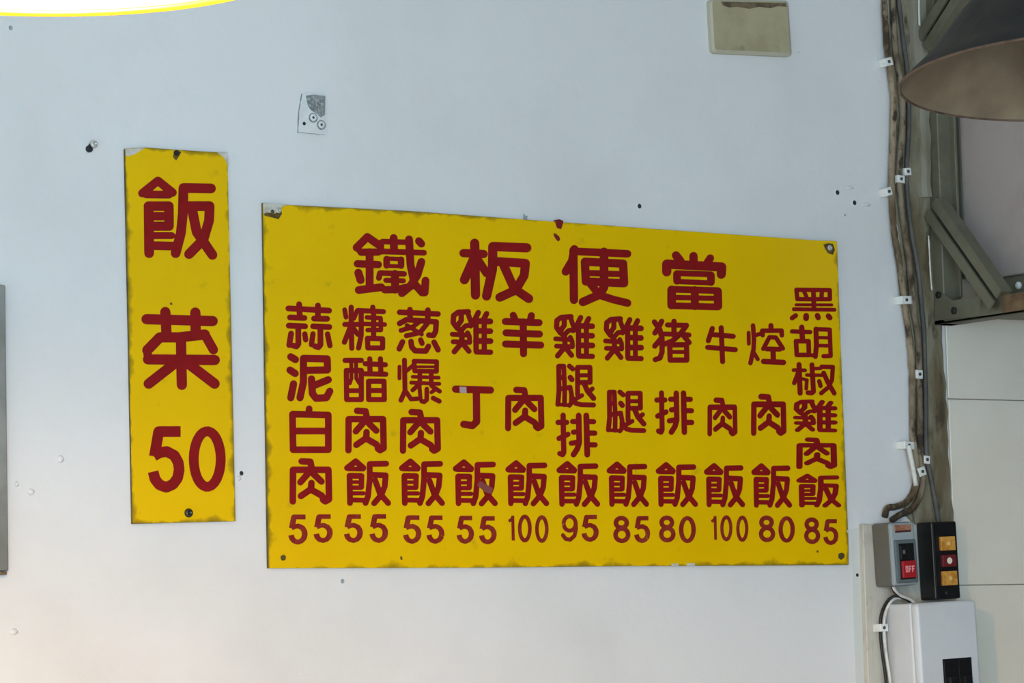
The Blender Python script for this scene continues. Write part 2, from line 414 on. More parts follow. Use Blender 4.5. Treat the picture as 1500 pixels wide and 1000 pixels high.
glyph('飯', 400, 660, 5.554, 41, [[(602,140),(672,86),(734,140),42],[(612,148),(735,150),32],[(622,205),(626,425)],[(622,203),(720,205)],[(720,205),(718,295),38],[(640,255),(715,255),26],[(640,300),(718,300),32],[(640,346),(735,346),30],[(640,400),(755,402),34],
  [(920,105),(786,108),(786,230),(772,370),(752,425)],[(790,195),(916,200),(908,290),(880,360),(822,427)],[(830,240),(870,350),(936,425)]])
glyph('菜', 190, 440, 7.14, 92, [[(175,195),(868,215)],[(372,120),(385,360)],[(686,125),(690,350)],[(183,520),(315,385),(520,385),(785,355)],[(785,355),(875,515),84],[(183,520),(192,610),76],[(190,615),(890,622)],[(535,390),(545,882)],[(480,650),(198,870)],[(600,650),(888,870)]])
glyph('5', 170, 490, 3.333, 48, [[(315,473),(208,473),(187,594)],[(184,592),(215,575),(248,570),(285,590),(304,625),(308,660),(300,700),(278,730),(245,745),(212,733),(190,705),(181,668)]], True)
glyph('0', 170, 490, 3.333, 44, [ell(445,607,66,136)])
glyph('8', 1080, 600, 4.167, 25, [ell(180,686,32,29),ell(183,757,37,37)])
glyph('1', 640, 660, 5.554, 26, [[(614,517),(619,740)],[(576,568),(604,552),(616,528)]], True)
glyph('9', 640, 660, 5.554, 30, [ell(1078,590,50,58),[(1128,585),(1130,640),(1118,690),(1082,722),(1045,715),(1022,685)]])
glyph('鐵', 510, 335, 9.09, 90, [[(112,250),(255,108),(400,210)],[(112,255),(175,312),70],[(172,312),(400,310),84],[(285,310),(285,780)],[(122,465),(402,477),84],[(135,585),(165,682),92],[(140,815),(440,778)],
  [(455,170),(780,180),64],[(605,122),(610,290)],[(425,300),(1010,319),66],[(432,190),(432,300),80],[(515,396),(703,404),50],[(515,494),(703,500),46],[(512,402),(512,488),76],[(704,410),(704,492),74],[(425,588),(745,600),64],[(422,590),(408,655),66],[(500,685),(735,692),58],[(622,600),(625,810),92],[(485,812),(640,808),(840,765),84],
  [(810,140),(830,480),(880,730),(985,848),(1018,848),(1030,690)],[(975,440),(920,620),(820,770),(715,858)],[(940,162),(975,200),86]])
glyph('板', 500, 330, 5.172, 60, [[(925,210),(1078,217),54],[(1010,135),(1016,528)],[(1000,260),(932,412)],[(1040,270),(1100,362),54],[(1405,170),(1147,160),(1145,330),(1100,535)],[(1150,272),(1395,287),(1385,380),(1320,490),(1200,545),58],[(1222,285),(1310,480),(1420,555),58]])
glyph('便', 790, 330, 5.172, 54, [[(265,180),(248,270),(200,350)],[(258,190),(262,565)],[(280,197),(668,215),50],[(345,275),(635,290),(642,438),(352,425),'*',54],[(350,360),(635,370),40],[(490,200),(490,470),(455,525),(330,580),56],[(385,440),(455,528),(560,562),(668,588),50]])
glyph('當', 790, 330, 5.172, 54, [[(1035,227),(1068,268)],[(1168,232),(1168,290)],[(1295,248),(1268,290),50],[(965,352),(965,293),(1382,315),(1378,370),60],[(1043,362),(1302,371),38],[(1043,425),(1302,436),34],[(1043,368),(1043,420),50],[(1300,378),(1300,430),50],[(1002,484),(1352,494),44],[(1002,608),(1352,618),44],[(1002,488),(1002,604),56],[(1352,500),(1354,612),54],[(1000,545),(1350,553),34],[(1178,490),(1178,612),52]])
glyph('雞', 650, 446, 12.5, 86, [[(450,130),(260,142),(180,200),(172,330),(245,430),(320,480)],[(320,170),(320,290),(250,390)],[(440,150),(480,270),(510,330),80],[(520,370),(400,388),(310,480),80],[(320,470),(340,720)],[(155,542),(450,560),78],[(435,515),(470,590),(475,690),78],[(172,680),(475,692),78],[(330,700),(192,862)],[(345,710),(460,852),84],
  [(632,145),(560,290),(490,390)],[(785,165),(720,290)],[(590,280),(592,850)],[(590,300),(852,308),94],[(590,478),(852,487),92],[(590,665),(855,668),94],[(598,865),(855,872)],[(740,260),(742,860),84]])
glyph('丁', 570, 430, 4.165, 38, [[(405,582),(618,588)],[(532,590),(534,780),(508,805),(455,796)]])
glyph('羊', 720, 440, 4.165, 37, [[(132,90),(148,128)],[(243,92),(235,128)],[(84,128),(290,135)],[(88,197),(292,205)],[(85,265),(300,272)],[(193,130),(195,325)]])
glyph('腿', 800, 526, 12.5, 78, [[(230,130),(234,600),(212,825)],[(230,128),(322,128)],[(322,130),(340,560),(335,835),74],[(240,335),(330,335)],[(240,545),(440,515)],[(440,515),(465,640),(460,800),(425,845),74],[(220,828),(425,842),60],
  [(425,125),(487,178)],[(440,332),(470,372),84],[(470,690),(540,805),(640,832),(868,838)],[(575,650),(575,148),(802,148),(805,422),(580,425)],[(580,295),(800,293),66],[(530,735),(655,662),70],[(690,430),(755,580),(868,715),84],[(845,540),(785,590),74]])
glyph('排', 800, 600, 12.5, 84, [[(310,100),(322,780),(300,820),(250,800)],[(218,230),(375,230)],[(235,525),(398,448)],[(595,105),(605,600),(570,715),(500,820),90],[(485,215),(590,215)],[(500,410),(590,402)],[(460,612),(590,592)],[(735,105),(752,820),92],[(760,215),(868,217)],[(760,425),(890,427)],[(760,640),(895,642)]])
glyph('猪', 940, 460, 12.5, 84, [[(232,142),(330,280),(372,440),(372,690),(335,800),(248,832)],[(365,130),(300,260),(240,345)],[(350,450),(238,585)],[(470,197),(820,205),80],[(590,130),(590,380)],[(370,362),(780,372),76],[(820,205),(700,370),(560,490),(400,555)],[(780,372),(865,382),80],[(512,562),(820,560),(825,840),(520,840),'*'],[(512,690),(820,692),62],[(760,390),(870,520),80]])
glyph('牛', 1020, 400, 4.348, 28, [[(102,352),(76,430)],[(95,390),(235,402)],[(72,472),(248,487)],[(158,347),(167,563)]])
glyph('焢', 1080, 466, 12.5, 72, [[(207,265),(210,465),62],[(287,132),(305,380),(298,560),(240,820)],[(450,275),(335,310),66],[(310,640),(375,750),64],[(465,310),(455,228),(810,225),(815,312)],[(615,132),(618,220),80],[(475,560),(588,347),(705,352),(835,555),70],[(540,562),(780,567),78],[(655,570),(660,790),84],[(482,790),(845,808),86]])
glyph('黑', 1150, 414, 16.66, 84, [[(275,172),(1090,180),(1092,402),(300,400),'*',92],[(450,195),(520,330),84],[(900,200),(888,345),92],[(690,180),(705,640),100],[(265,537),(1140,540),62],[(212,645),(1205,660),82],[(170,862),(258,800),100],[(515,805),(512,868),120],[(788,800),(808,852),112],[(1055,812),(1092,855),112]])
glyph('胡', 1150, 470, 16.66, 92, [[(168,255),(615,270)],[(405,152),(425,470),112],[(265,490),(572,492),(580,830),(285,828),'*',98],[(600,830),(720,842),84],[(745,200),(1090,212),(1102,600),(1112,852),(935,858)],[(752,200),(765,600),(738,865),106],[(780,405),(1060,410),70],[(790,598),(1080,605),76]])
glyph('椒', 1150, 526, 16.66, 96, [[(340,130),(366,828),108],[(205,265),(488,272),80],[(330,300),(222,580)],[(655,135),(692,790),(650,822),(560,815),104],[(700,230),(870,222),76],[(530,385),(900,390),76],[(400,470),(540,510),70],[(530,510),(515,718),78],[(832,535),(865,650),92],[(890,182),(1165,187),(1145,500),(1060,680),(880,830),92],[(940,335),(1040,560),(1200,830),100]])
glyph('泥', 400, 430, 4.167, 38, [[(108,385),(136,402)],[(103,466),(135,487)],[(125,550),(108,635)],[(190,395),(330,398),(332,465),(190,468)],[(185,395),(185,540),(164,635)],[(337,525),(250,560)],[(234,520),(240,610),(262,638),(325,635),(346,595)]])
glyph('白', 400, 430, 4.167, 35, [[(220,702),(218,735)],[(118,735),(337,740),(337,952),(122,952),'*'],[(122,838),(337,838)]])

def stroke_polys(pts, w, closed, butt):
    """convex polygons covering one brush stroke"""
    polys = []; h = w/2
    seq = list(zip(pts, pts[1:])) + ([(pts[-1], pts[0])] if closed else [])
    for (x0, y0), (x1, y1) in seq:
        d = math.hypot(x1-x0, y1-y0)
        if d < 1e-6: continue
        nx, ny = -(y1-y0)/d*h, (x1-x0)/d*h
        polys.append([(x0+nx, y0+ny), (x0-nx, y0-ny), (x1-nx, y1-ny), (x1+nx, y1+ny)])
    for i, (x, y) in enumerate(pts):
        if butt and not closed and i in (0, len(pts)-1): continue
        n = 12 if len(pts) < 16 else 8
        polys.append([(x+h*math.cos(2*math.pi*k/n+.13), y+h*math.sin(2*math.pi*k/n+.13)) for k in range(n)])
    return polys

def write_char(ch, sign, mat, Y, bbox=None, name='painted_character', wscale=None):
    strokes, (bx0, by0, bx1, by1), butt = G[ch]
    polys = []; wscale = wscale or (1.1 if ch in '0123456789' else 1.18)
    for pts, w, closed in strokes: polys += stroke_polys(pts, w*wscale, closed, butt)
    if bbox:
        x0, y0, x1, y1 = bbox; sx, sy = (x1-x0)/(bx1-bx0), (y1-y0)/(by1-by0)
        polys = [[(x0+(x-bx0)*sx, y0+(y-by0)*sy) for x, y in p] for p in polys]
    verts, faces = [], []
    for p in polys:
        a = sum(p[i][0]*p[(i+1) % len(p)][1]-p[(i+1) % len(p)][0]*p[i][1] for i in range(len(p)))
        if a < 0: p = p[::-1]
        faces.append(list(range(len(verts), len(verts)+len(p)))); verts += [Vector(q) for q in p]
    v2, e2, f2, ov, oe, of = delaunay_2d_cdt(verts, [], faces, 0, 1e-4)
    bm = bmesh.new(); off = base_of(sign)
    vs = [bm.verts.new(at(v.x, v.y, Y)-off) for v in v2]
    for f, src in zip(f2, of):
        if src: bm.faces.new([vs[i] for i in f])
    bmesh.ops.delete(bm, geom=[v for v in bm.verts if not v.link_faces], context='VERTS')
    for f in bm.faces:
        f.normal_update()
        if f.normal.y > 0: f.normal_flip()
    ret = bmesh.ops.extrude_face_region(bm, geom=bm.faces[:])
    nv = [g for g in ret['geom'] if isinstance(g, bmesh.types.BMVert)]
    for v in nv: v.co.y -= .00025
    part(name, bm, mat, sign, world_space=False)

def flat_patch(name, pts, Y, mat, parent, t=.0003):
    return part(name, prism([at(x, y, Y) for x, y in pts], (0, -t, 0)), mat, parent)

# ------------------------------------------------------------------ wide menu board
YF = -.007                          # front face of the boards
def board_mesh(corners, t=.005, chips=()):
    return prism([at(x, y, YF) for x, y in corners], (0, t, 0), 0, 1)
c = at(815, 832, 0)
menu = thing('menu_board', (c.x, 0, c.z), 'wide yellow menu board with columns of red Chinese dish names and prices', 'sign')
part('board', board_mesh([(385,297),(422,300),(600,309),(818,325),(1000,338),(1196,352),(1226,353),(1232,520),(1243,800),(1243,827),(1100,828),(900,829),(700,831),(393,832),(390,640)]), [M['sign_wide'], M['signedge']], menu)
for ch in '鐵板便當': write_char(ch, menu, M['red'], YF)
for ch in '蒜泥白肉糖醋飯葱爆雞丁羊腿排猪牛焢黑胡椒': write_char(ch, menu, M['red'], YF)
for ch, bb in [('肉',(506.3,597.3,566,663.3)),('肉',(586.3,599.3,645.2,664)),('飯',(585,671.9,651.2,740.7)),('飯',(663.8,673,728.6,741)),
    ('肉',(740.4,566.8,796.8,630.9)),('飯',(740.8,674.4,803.8,741)),('雞',(810.8,460.4,871.3,525.2)),('飯',(815.6,675.5,878.6,741.9)),
    ('雞',(883.9,463.5,942.7,528.4)),('腿',(888,570.9,946.4,634)),('飯',(889,676.2,950.2,741.9)),('排',(958.8,572,1016.5,636.4)),('飯',(961,677,1021.9,742)),
    ('肉',(1036.6,582.4,1079.8,638.5)),('飯',(1031.6,678.4,1091,742.5)),('肉',(1100.5,577,1151.5,637.7)),('飯',(1101,678.7,1159.7,743.3)),
    ('雞',(1162,585.1,1226.3,632.8)),('肉',(1166.9,640.8,1225.7,686.4)),('飯',(1166.9,694,1231.7,742.8))]:
    write_char(ch, menu, M['red'], YF, bb)
for ch, bb in [('5',(422.5,753.6,451.3,797.2)),('5',(459.4,753.3,488.2,794.7)),('5',(504,753.3,532.3,794.7)),('5',(541.3,753,569.2,794.7)),
    ('5',(590.5,754.7,617.9,796)),('5',(624.7,754.9,651.7,796)),('5',(668.8,755.4,695,796)),('5',(701.8,756,728.2,796.8)),
    ('1',(743,752.7,753.8,793.6)),('0',(758.8,753.6,778.6,794)),('0',(784,754.5,803.3,794.7)),('9',(821.9,753.3,846.2,793)),('5',(852,754,877.7,793.2)),
    ('8',(898.5,755.4,923.2,795)),('5',(929,755.8,953,795)),('8',(965.5,755,989.3,794)),('0',(994.7,755.8,1019,795)),
    ('1',(1040.2,753.6,1050,792.3)),('0',(1055.2,754.5,1072.7,792.3)),('0',(1078.6,755,1096,793.2)),('8',(1111.7,755,1135.3,793.6)),('0',(1140.5,756,1164,794.4)),
    ('8',(1178,757.7,1201.2,796.3)),('5',(1206,760.3,1228.8,798))]:
    write_char(ch, menu, M['redworn'], YF, bb, 'painted_numeral')
# peeled corner, screws, a brown patch at left, rust at right
flat_patch('peeled_corner', [(385.5,297.5),(421,299.5),(412,303.5),(412,312),(391,311),(386,313)], YF, M['pale'], menu)
flat_patch('brown_patch', [(386,313),(391,311),(402,313),(412,308),(413,313),(408,321),(397,318),(388,316)], YF-.0004, M['brown_mark'], menu)  # darker brown patch below the left screws
part('screw', pan_screw(at(408,308,YF), .0052), M['screw'], menu, True)
part('screw', pan_screw(at(399,310,YF), .0036), M['nail'], menu, True)
flat_patch('brown_patch', [(1206,358),(1213,356),(1220,357),(1223,366),(1220,373),(1213,371),(1209,365)], YF, M['brown_mark'], menu)  # rust around the right screw
part('screw', pan_screw(at(1215.5,363,YF-.0004), .0055), M['screw'], menu, True)
flat_patch('worn_screw_spot', [(411,814),(416,812),(419,815),(418,820),(413,821),(411,818)], YF, M['brown_mark'], menu)
flat_patch('worn_screw_spot', [(1228,811),(1233,809),(1237,811),(1237,816),(1232,820),(1228,817)], YF, M['brown_mark'], menu)
flat_patch('grime_spot', [(586,815),(588,814),(590,819),(587,820)], YF, M['brown_mark'], menu)
flat_patch('grime_spot', [(1196,806),(1199,806),(1198.5,809),(1196.5,809)], YF, M['brown_mark'], menu)
flat_patch('edge_chip', [(983,825),(994,825),(993,828.5),(984,829)], YF, M['pale'], menu)
flat_patch('edge_chip', [(1006,824.5),(1018,824.5),(1018,828),(1006,828.5)], YF, M['pale'], menu)
flat_patch('edge_chip', [(1240,776),(1243,776),(1243.5,781),(1241,780)], YF, M['pale'], menu)
part('paint_drip', prism([at(x, y, YF-.0003) for x, y in ((813.5,322),(820,321),(825.5,323.5),(824,330),(822,335.5),(816,334),(814,328))], (0, .006, 0)), M['paint_blob'], menu)
flat_patch('paint_drip', [(810.5,342),(813,341.5),(819,346),(820.5,350),(818.5,353.5),(815.5,352),(812,347)], YF, M['paint_blob'], menu)
flat_patch('tape_scrap', [(673,566),(683,566.5),(683.5,575.5),(673.5,575)], YF-.0003, M['tape'], menu)
flat_patch('scuff_mark', [(699,711),(703,704),(712,709),(722,715),(720,723),(711,721),(703,714)], YF-.00026, M['scuff'], menu)

# ------------------------------------------------------------------ tall price sign
c = at(268, 766, 0)
tall = thing('price_sign', (c.x, 0, c.z), 'tall narrow yellow sign with two red Chinese characters above the number 50', 'sign')
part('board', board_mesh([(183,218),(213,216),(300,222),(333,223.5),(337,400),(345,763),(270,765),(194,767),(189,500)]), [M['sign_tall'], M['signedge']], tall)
write_char('飯大', tall, M['red'], YF); write_char('菜', tall, M['red'], YF)
write_char('5', tall, M['red'], YF, name='painted_numeral'); write_char('0', tall, M['red'], YF, name='painted_numeral')
flat_patch('peeled_corner', [(183.5,218.5),(212,216.6),(205,221),(197,226),(188,228.5),(184,228)], YF, M['pale'], tall)
flat_patch('peeled_corner', [(318,223.2),(333,223.8),(334.5,246),(333,240),(328,231)], YF, M['pale'], tall)
flat_patch('grime_spot', [(249,443),(252,443),(252.5,446.5),(249,446)], YF, M['brown_mark'], tall)
part('screw', pan_screw(at(276,751,YF), .0075, .006), material('dark_screw_head', '#4A4840', .25, metallic=.7), tall, True)
flat_patch('brown_patch', [(253,228),(258,221),(266,222),(262,229),(258,235),(254,231)], YF, M['brown_mark'], tall)  # shade under the top screw, put into a brown patch
part('screw', pan_screw(at(258,224,YF), .0048, .006), M['bolt'], tall, True)

# ------------------------------------------------------------------ small fixtures on the wall
p = at(131.5, 213)
scr = thing('wall_screw', p, 'lone round-headed screw sticking out of the wall beside the tall yellow sign', 'screw')
part('shank', lathe([(.0026, 0), (.0026, .016)], p, (0, -1, 0), 12, cap0=True, cap1=True), M['bolt'], scr, True)
part('head', pan_screw(p+Vector((0, -.015, 0)), .0062, .005), M['screw'], scr, True)
part('dark_disc', lathe([(.0058, 0), (.0058, .004), (.003, .0045), (0, .0045)], p+Vector((-.002, 0, -.006)), (0, -1, 0), 14), M['hole'], scr)  # dark disc below and left of the screw head

pl = thing('mounting_plate', at(457, 196), 'small white painted metal plate with flaked patch and two screws', 'plate')
part('plate', prism([at(x, y, -.0045) for x, y in ((443,137),(477.5,139),(476,197),(437,193.5),(438.5,163))], (0, .0045, 0), 0, 1), [M['plate'], M['bare_and_edge']], pl)  # plate sides coloured darker, standing in for a shadow line around it
flat_patch('bare_patch', [(448,140),(460,138.5),(476.5,140.5),(476,168),(470,172),(463,166),(455,161),(451,155),(449,146)], -.0045, M['bare_and_edge'], pl)
for sx, sy in ((458.5,172.5), (470.5,183)):
    part('washer', lathe([(.0085, 0), (.0085, .0009), (0, .0009)], at(sx, sy, -.0045), (0, -1, 0), 20), M['bare_and_edge'], pl)
    part('screw', pan_screw(at(sx+.3, sy-.4, -.0053), .0062), M['plate'], pl, True)
    part('screw_slot', lathe([(.0022, 0), (.0022, .0012), (0, .0012)], at(sx+.3, sy-.4, -.0081), (0, -1, 0), 10), M['nail'], pl)
part('bolt_hole', lathe([(.003, 0), (.003, .0006), (0, .0006)], at(445.5, 181, -.0045), (0, -1, 0), 14), M['hole'], pl)  # flat dark disc, its colour stands for shade inside the hole

# ivory blank cover plate
a, b = at(1041, 3, -.012), at(1159, 81, -.012)
cv = thing('cover_plate', (a.x, 0, at(1100,82,-.012).z), 'ivory plastic blank cover plate with grimy top edge high on the white wall', 'cover plate')
def rounded_poly(pts, r, n=5):
    out = []
    for i, p in enumerate(pts):
        p = Vector(p); q = Vector(pts[i-1]); s = Vector(pts[(i+1) % len(pts)])
        a_ = p+(q-p).normalized()*r; b_ = p+(s-p).normalized()*r
        for k in range(n+1):
            t = k/n; out.append((1-t)**2*a_ + 2*t*(1-t)*p + t*t*b_)
    return out
outer = rounded_poly([at(1039,-1,-.010), at(1154.5,1,-.010), at(1160,83,-.010), at(1043.5,77.5,-.010)], .010)
inner = rounded_poly([at(1043,1,-.014), at(1152.5,3,-.014), at(1157,77.5,-.014), at(1047,72.5,-.014)], .008)
bm = bmesh.new()
vb = [bm.verts.new((v.x, 0, v.z)) for v in outer]; vo = [bm.verts.new(v) for v in outer]; vi = [bm.verts.new(v) for v in inner]
n = len(vo)
for i in range(n):
    j = (i+1) % n
    bm.faces.new((vb[i], vb[j], vo[j], vo[i])).material_index = 1; bm.faces.new((vo[i], vo[j], vi[j], vi[i])).material_index = 1
bm.faces.new(vi); bm.faces.new(list(reversed(vb)))
bmesh.ops.recalc_face_normals(bm, faces=bm.faces[:])
part('cover', bm, [M['ivory'], M['ivoryedge']], cv)
flat_patch('grime_band', [(1056,2.5),(1080,3),(1110,3.5),(1151,4.5),(1152,10),(1140,9),(1128,12),(1112,10),(1098,13),(1080,10),(1068,11),(1059,8)], -.0141, M['grime'], cv)

# grey frame whose edge shows beside the tall sign
x1t, x1b = at(3, 435, -.02), at(13.5, 836, -.02)
fr = thing('wall_cabinet', (x1b.x-.25, 0, x1b.z), 'weathered grey shallow wall cabinet standing off the wall beyond the tall sign', 'cabinet')
zt, zb = x1t.z+.02, x1b.z
part('cabinet_body', box((x1b.x-.5, -.02, zb), (x1b.x, 0, zt), .003), M['greyframe'], fr)
part('door_panel', box((x1b.x-.46, -.024, zb+.04), (x1b.x-.04, -.020, zt-.04), .002), M['greyframe'], fr)
part('bottom_ledge', box((x1b.x-.5, -.021, zb-.006), (x1b.x-.004, 0, zb-.0005), .001), M['grime'], fr)

# ------------------------------------------------------------------ cables and clips
def cable(name, pts, rpx, Y, mat, label, group=None, wob=.08):
    P = [at(x, y, Y(i) if callable(Y) else Y) for i, (x, y) in enumerate(pts)]
    r = rpx*6.2/FPX
    return single(name, tube(P, r, 10, 6, wob), mat, label, 'cable', group, True)
Ytr = -.012
cable('power_cable', [(1294,-60),(1295.5,0),(1299,65),(1305.5,117),(1309,156),(1306,260),(1309,331),(1317,383),(1324,438),(1333,500),(1336,540),(1337,584),(1338,641),(1343,690),(1340,716),(1328,735),(1312,742),(1300,744),(1296,757)], 5.0, -.0125, M['cable_a'],
      'grimy brown painted-over cable nearest the menu board, bending into the grey switch box')
cable('power_cable', [(1306,-60),(1308,0),(1311,65),(1320,130),(1322,182),(1317,260),(1324,331),(1333,396),(1338,448),(1345,500),(1347,571),(1348,662),(1352,695),(1349,722),(1336,745),(1318,754),(1306,762)], 5.0, -.013, M['cable_b'],
      'greasy grey-brown cable in the middle of the bundle, curving to the grey switch box')
cable('power_cable', [(1315,-60),(1316.5,0),(1324,65),(1329,104),(1331.5,182),(1328,260),(1334,331),(1345,396),(1350,448),(1354,500),(1356,584),(1357,662),(1364,701),(1371,740),(1376,772)], 3.6, -.014, M['cable_c'],
      'thin dark grey cable running down the bundle into the black button box')
cable('conduit_stub', [(1331,652),(1334,668),(1338,688),(1342,711)], 3.6, -.026, M['cable_w'], 'short white cable end held by a clip over the brown bundle')
cable('bell_wire', [(1346,-40),(1346,10),(1347,38)], 1.6, -.022, M['cable_w'], 'thin bright white wire hanging beside the steel bracket', wob=0)
cable('bell_wire', [(1360,345),(1361.5,370),(1363,400),(1365,425)], 1.2, -.022, M['cable_w'], 'thin pale wire dangling along the steel bracket post', wob=.2)

def clip(px, py, wpx=17, hpx=11, ang=-.1, label=None, Y=-.021):
    c_ = at(px, py, Y); s = 6.2/FPX; w, h = wpx*s/.84, hpx*s
    root = thing('cable_clip', (c_.x, 0, c_.z), label or 'white plastic nail-on clip holding the brown cable bundle', 'cable clip',
                 'white clips along the cable bundle', (0, ang, 0))
    bm = bmesh.new(); n = 8
    prof = [(-w/2, 0)] + [(-w/2 + .0, Y*.4)] + [(-w*.38, Y), (w*.30, Y), (w/2, Y*.75), (w/2, 0)]
    add_prism(bm, [Vector((x, y, -h/2)) for x, y in prof], (0, 0, h))
    bmesh.ops.bevel(bm, geom=bm.edges[:], offset=.0009, segments=1, affect='EDGES')
    part('saddle', bm, M['clip'], root, world_space=False)
    part('nail_head', lathe([(.0032, 0), (.0032, .0012), (.0015, .0018), (0, .0018)], (-w*.05, Y, 0), (0, -1, 0), 12), M['nail'], root, world_space=False)
for px, py, w, h, an, lb in ((1303,90,17,12,-.25,'tilted white cable clip on the bundle beside the upper bracket brace'),
    (1331,251,14,11,-.1,'white cable clip over the thin dark cable in a cluster of three clips'),
    (1321,262,16,11,.05,'white cable clip over the middle brown cable in a cluster of three clips'),
    (1303,280,13,12,-.3,'tilted white cable clip at the white wall edge in a cluster of three clips'),
    (1329,439,22,12,-.05,'wide white cable clip level with the arm of the steel bracket'),
    (1348,548,14,13,.05,'small square white cable clip alone on the bundle below the bracket'),
    (1333,652,22,11,.05,'wide white cable clip holding the top of the short white cable end'),
    (1359,673,13,12,.08,'small white cable clip on the thin dark cable above the black button box'),
    (1352,690,15,13,-.3,'tilted white cable clip beside the foot of the short white cable end')):
    clip(px, py, w, h, an, lb)

# ------------------------------------------------------------------ switch gear
T0 = -.012
bd = thing('backing_board', (at(1268,900).x, 0, at(1268,1100).z), 'stained pale backing board behind the switch boxes', 'board')
pA, pB = at(1266,768,T0), at(1290,1140,T0); pR = at(1400,900,T0)
part('panel', box((pA.x, T0, pB.z), (pR.x, 0, pA.z), .002, 1), M['paper'], bd)
part('edge_strip', box((pA.x-.004, T0-.001, pB.z), (pA.x+.010, 0, pA.z+.001), .0015, 1), M['paper'], bd)

def fit_box(rear_tl, front_tl, front_tr, front_bl, t0):
    X0 = at(*rear_tl, t0).x; d = ray(*front_tl); y = CAM.y+(X0-CAM.x)*d.y/d.x
    tl, tr, bl = at(*front_tl, y), at(*front_tr, y), at(*front_bl, y)
    return X0, y, (tr.x-tl.x), tl.z, tl.z-bl.z
# grey push-button motor switch
X0, Yf, W, zt, H = fit_box((1278,767), (1306,764), (1342,765), (1314,858), T0)
gs = thing('motor_switch', (X0+W/2, T0-.0006, zt-H), 'grey push-button switch box with black and red OFF buttons', 'switch', rot=(0, -.045, 0))
dep = T0-Yf
gm = lambda u, v, y: Vector((-W/2+u*W, -y, H-v*H))
part('body', box((-W/2, -dep*.93, 0), (W/2, 0, H), .006, 3), M['greybox'], gs, world_space=False)
part('cover', box((-W/2, -dep, .001), (W/2, -dep*.90, H-.001), .005, 3), M['greyface'], gs, world_space=False)
def rect(u0, v0, u1, v1, y0, y1, bev=.001): return box(gm(u0, v0, y0), gm(u1, v1, y1), bev, 2)
part('name_plate', rect(.17, .045, .86, .135, dep-.001, dep+.0012), M['nameplate'], gs, world_space=False)
part('name_strip', rect(.19, .128, .84, .165, dep-.001, dep+.0010), M['maroon'], gs, world_space=False)
bz = part('bezel', rect(.10, .28, .985, .955, dep-.002, dep+.0035, .003), M['greypanel'], gs, world_space=False)
part('button_well', rect(.24, .335, .86, .90, dep-.002, dep+.0041, .001), M['blackplastic'], bz, world_space=False)
part('start_button', rect(.28, .37, .66, .585, dep, dep+.0065, .0015), M['blackplastic'], gs, world_space=False)
part('start_mark', box(gm(.36, .44, dep+.006), gm(.46, .50, dep+.0068)), M['greypanel'], gs, world_space=False)
rb = part('off_button', rect(.30, .61, .84, .875, dep, dep+.0085, .0015), M['redbutton'], gs, world_space=False)
def bars(rects, y0, y1):
    bm = bmesh.new()
    for q in rects: add_box(bm, gm(q[0], q[1], y0), gm(q[2], q[3], y1))
    return bm
lu, lv, cw, chh, tk, tv = .40, .69, .10, .10, .032, .022      # letters O F F
let = []
let += [(lu, lv, lu+tk, lv+chh), (lu+cw-tk, lv, lu+cw, lv+chh), (lu+tk, lv, lu+cw-tk, lv+tv), (lu+tk, lv+chh-tv, lu+cw-tk, lv+chh)]
for k in (1, 2):
    a0 = lu+k*(cw+.03)
    let += [(a0, lv, a0+tk, lv+chh), (a0+tk, lv, a0+cw, lv+tv), (a0+tk, lv+.04, a0+cw*.85, lv+.04+tv)]
part('off_lettering', bars(let, dep+.008, dep+.0089), M['pinkmark'], rb, world_space=False)

# black button box
X0, Yf, W2, zt2, H2 = fit_box((1343.5,766), (1366.5,763.5), (1403.5,764), (1373,877.5), T0)
bb = thing('control_station', (X0+W2/2, T0-.0006, zt2-H2), 'tall black push-button box with two orange buttons and a red one', 'switch', rot=(0, -.03, 0))
dep2 = T0-Yf; W, H = W2, H2
part('body', box((-W/2, -dep2, 0), (W/2, 0, H), .004, 3), M['blackplastic'], bb, world_space=False)
part('front_rib', rect(.02, .03, .14, .97, dep2-.001, dep2+.002, .001), M['blackplastic'], bb, world_space=False)
for k, (v0, v1, mt_, nm) in enumerate(((.195, .375, 'orange', 'orange_button'), (.43, .585, 'darkred', 'red_button'), (.64, .825, 'orange', 'orange_button'))):
    btn = part(nm, rect(.26 if k != 1 else .29, v0, .83, v1, dep2-.001, dep2+.006, .0015), M[mt_], bb, world_space=False)
    cen = gm(.55, (v0+v1)/2, dep2+.006)
    part('button_mark', lathe([(.0062 if k == 1 else .004, 0), (.0058 if k == 1 else .0036, .0008), (0, .0009)], cen, (0, -1, 0), 16), M['whitemark'] if k == 1 else M['orangelite'], btn, world_space=False)
part('dust_bolt', lathe([(.003, 0), (.0025, .0012), (0, .0014)], gm(.42, .92, dep2), (0, -1, 0), 12), M['nail'], bb, world_space=False)

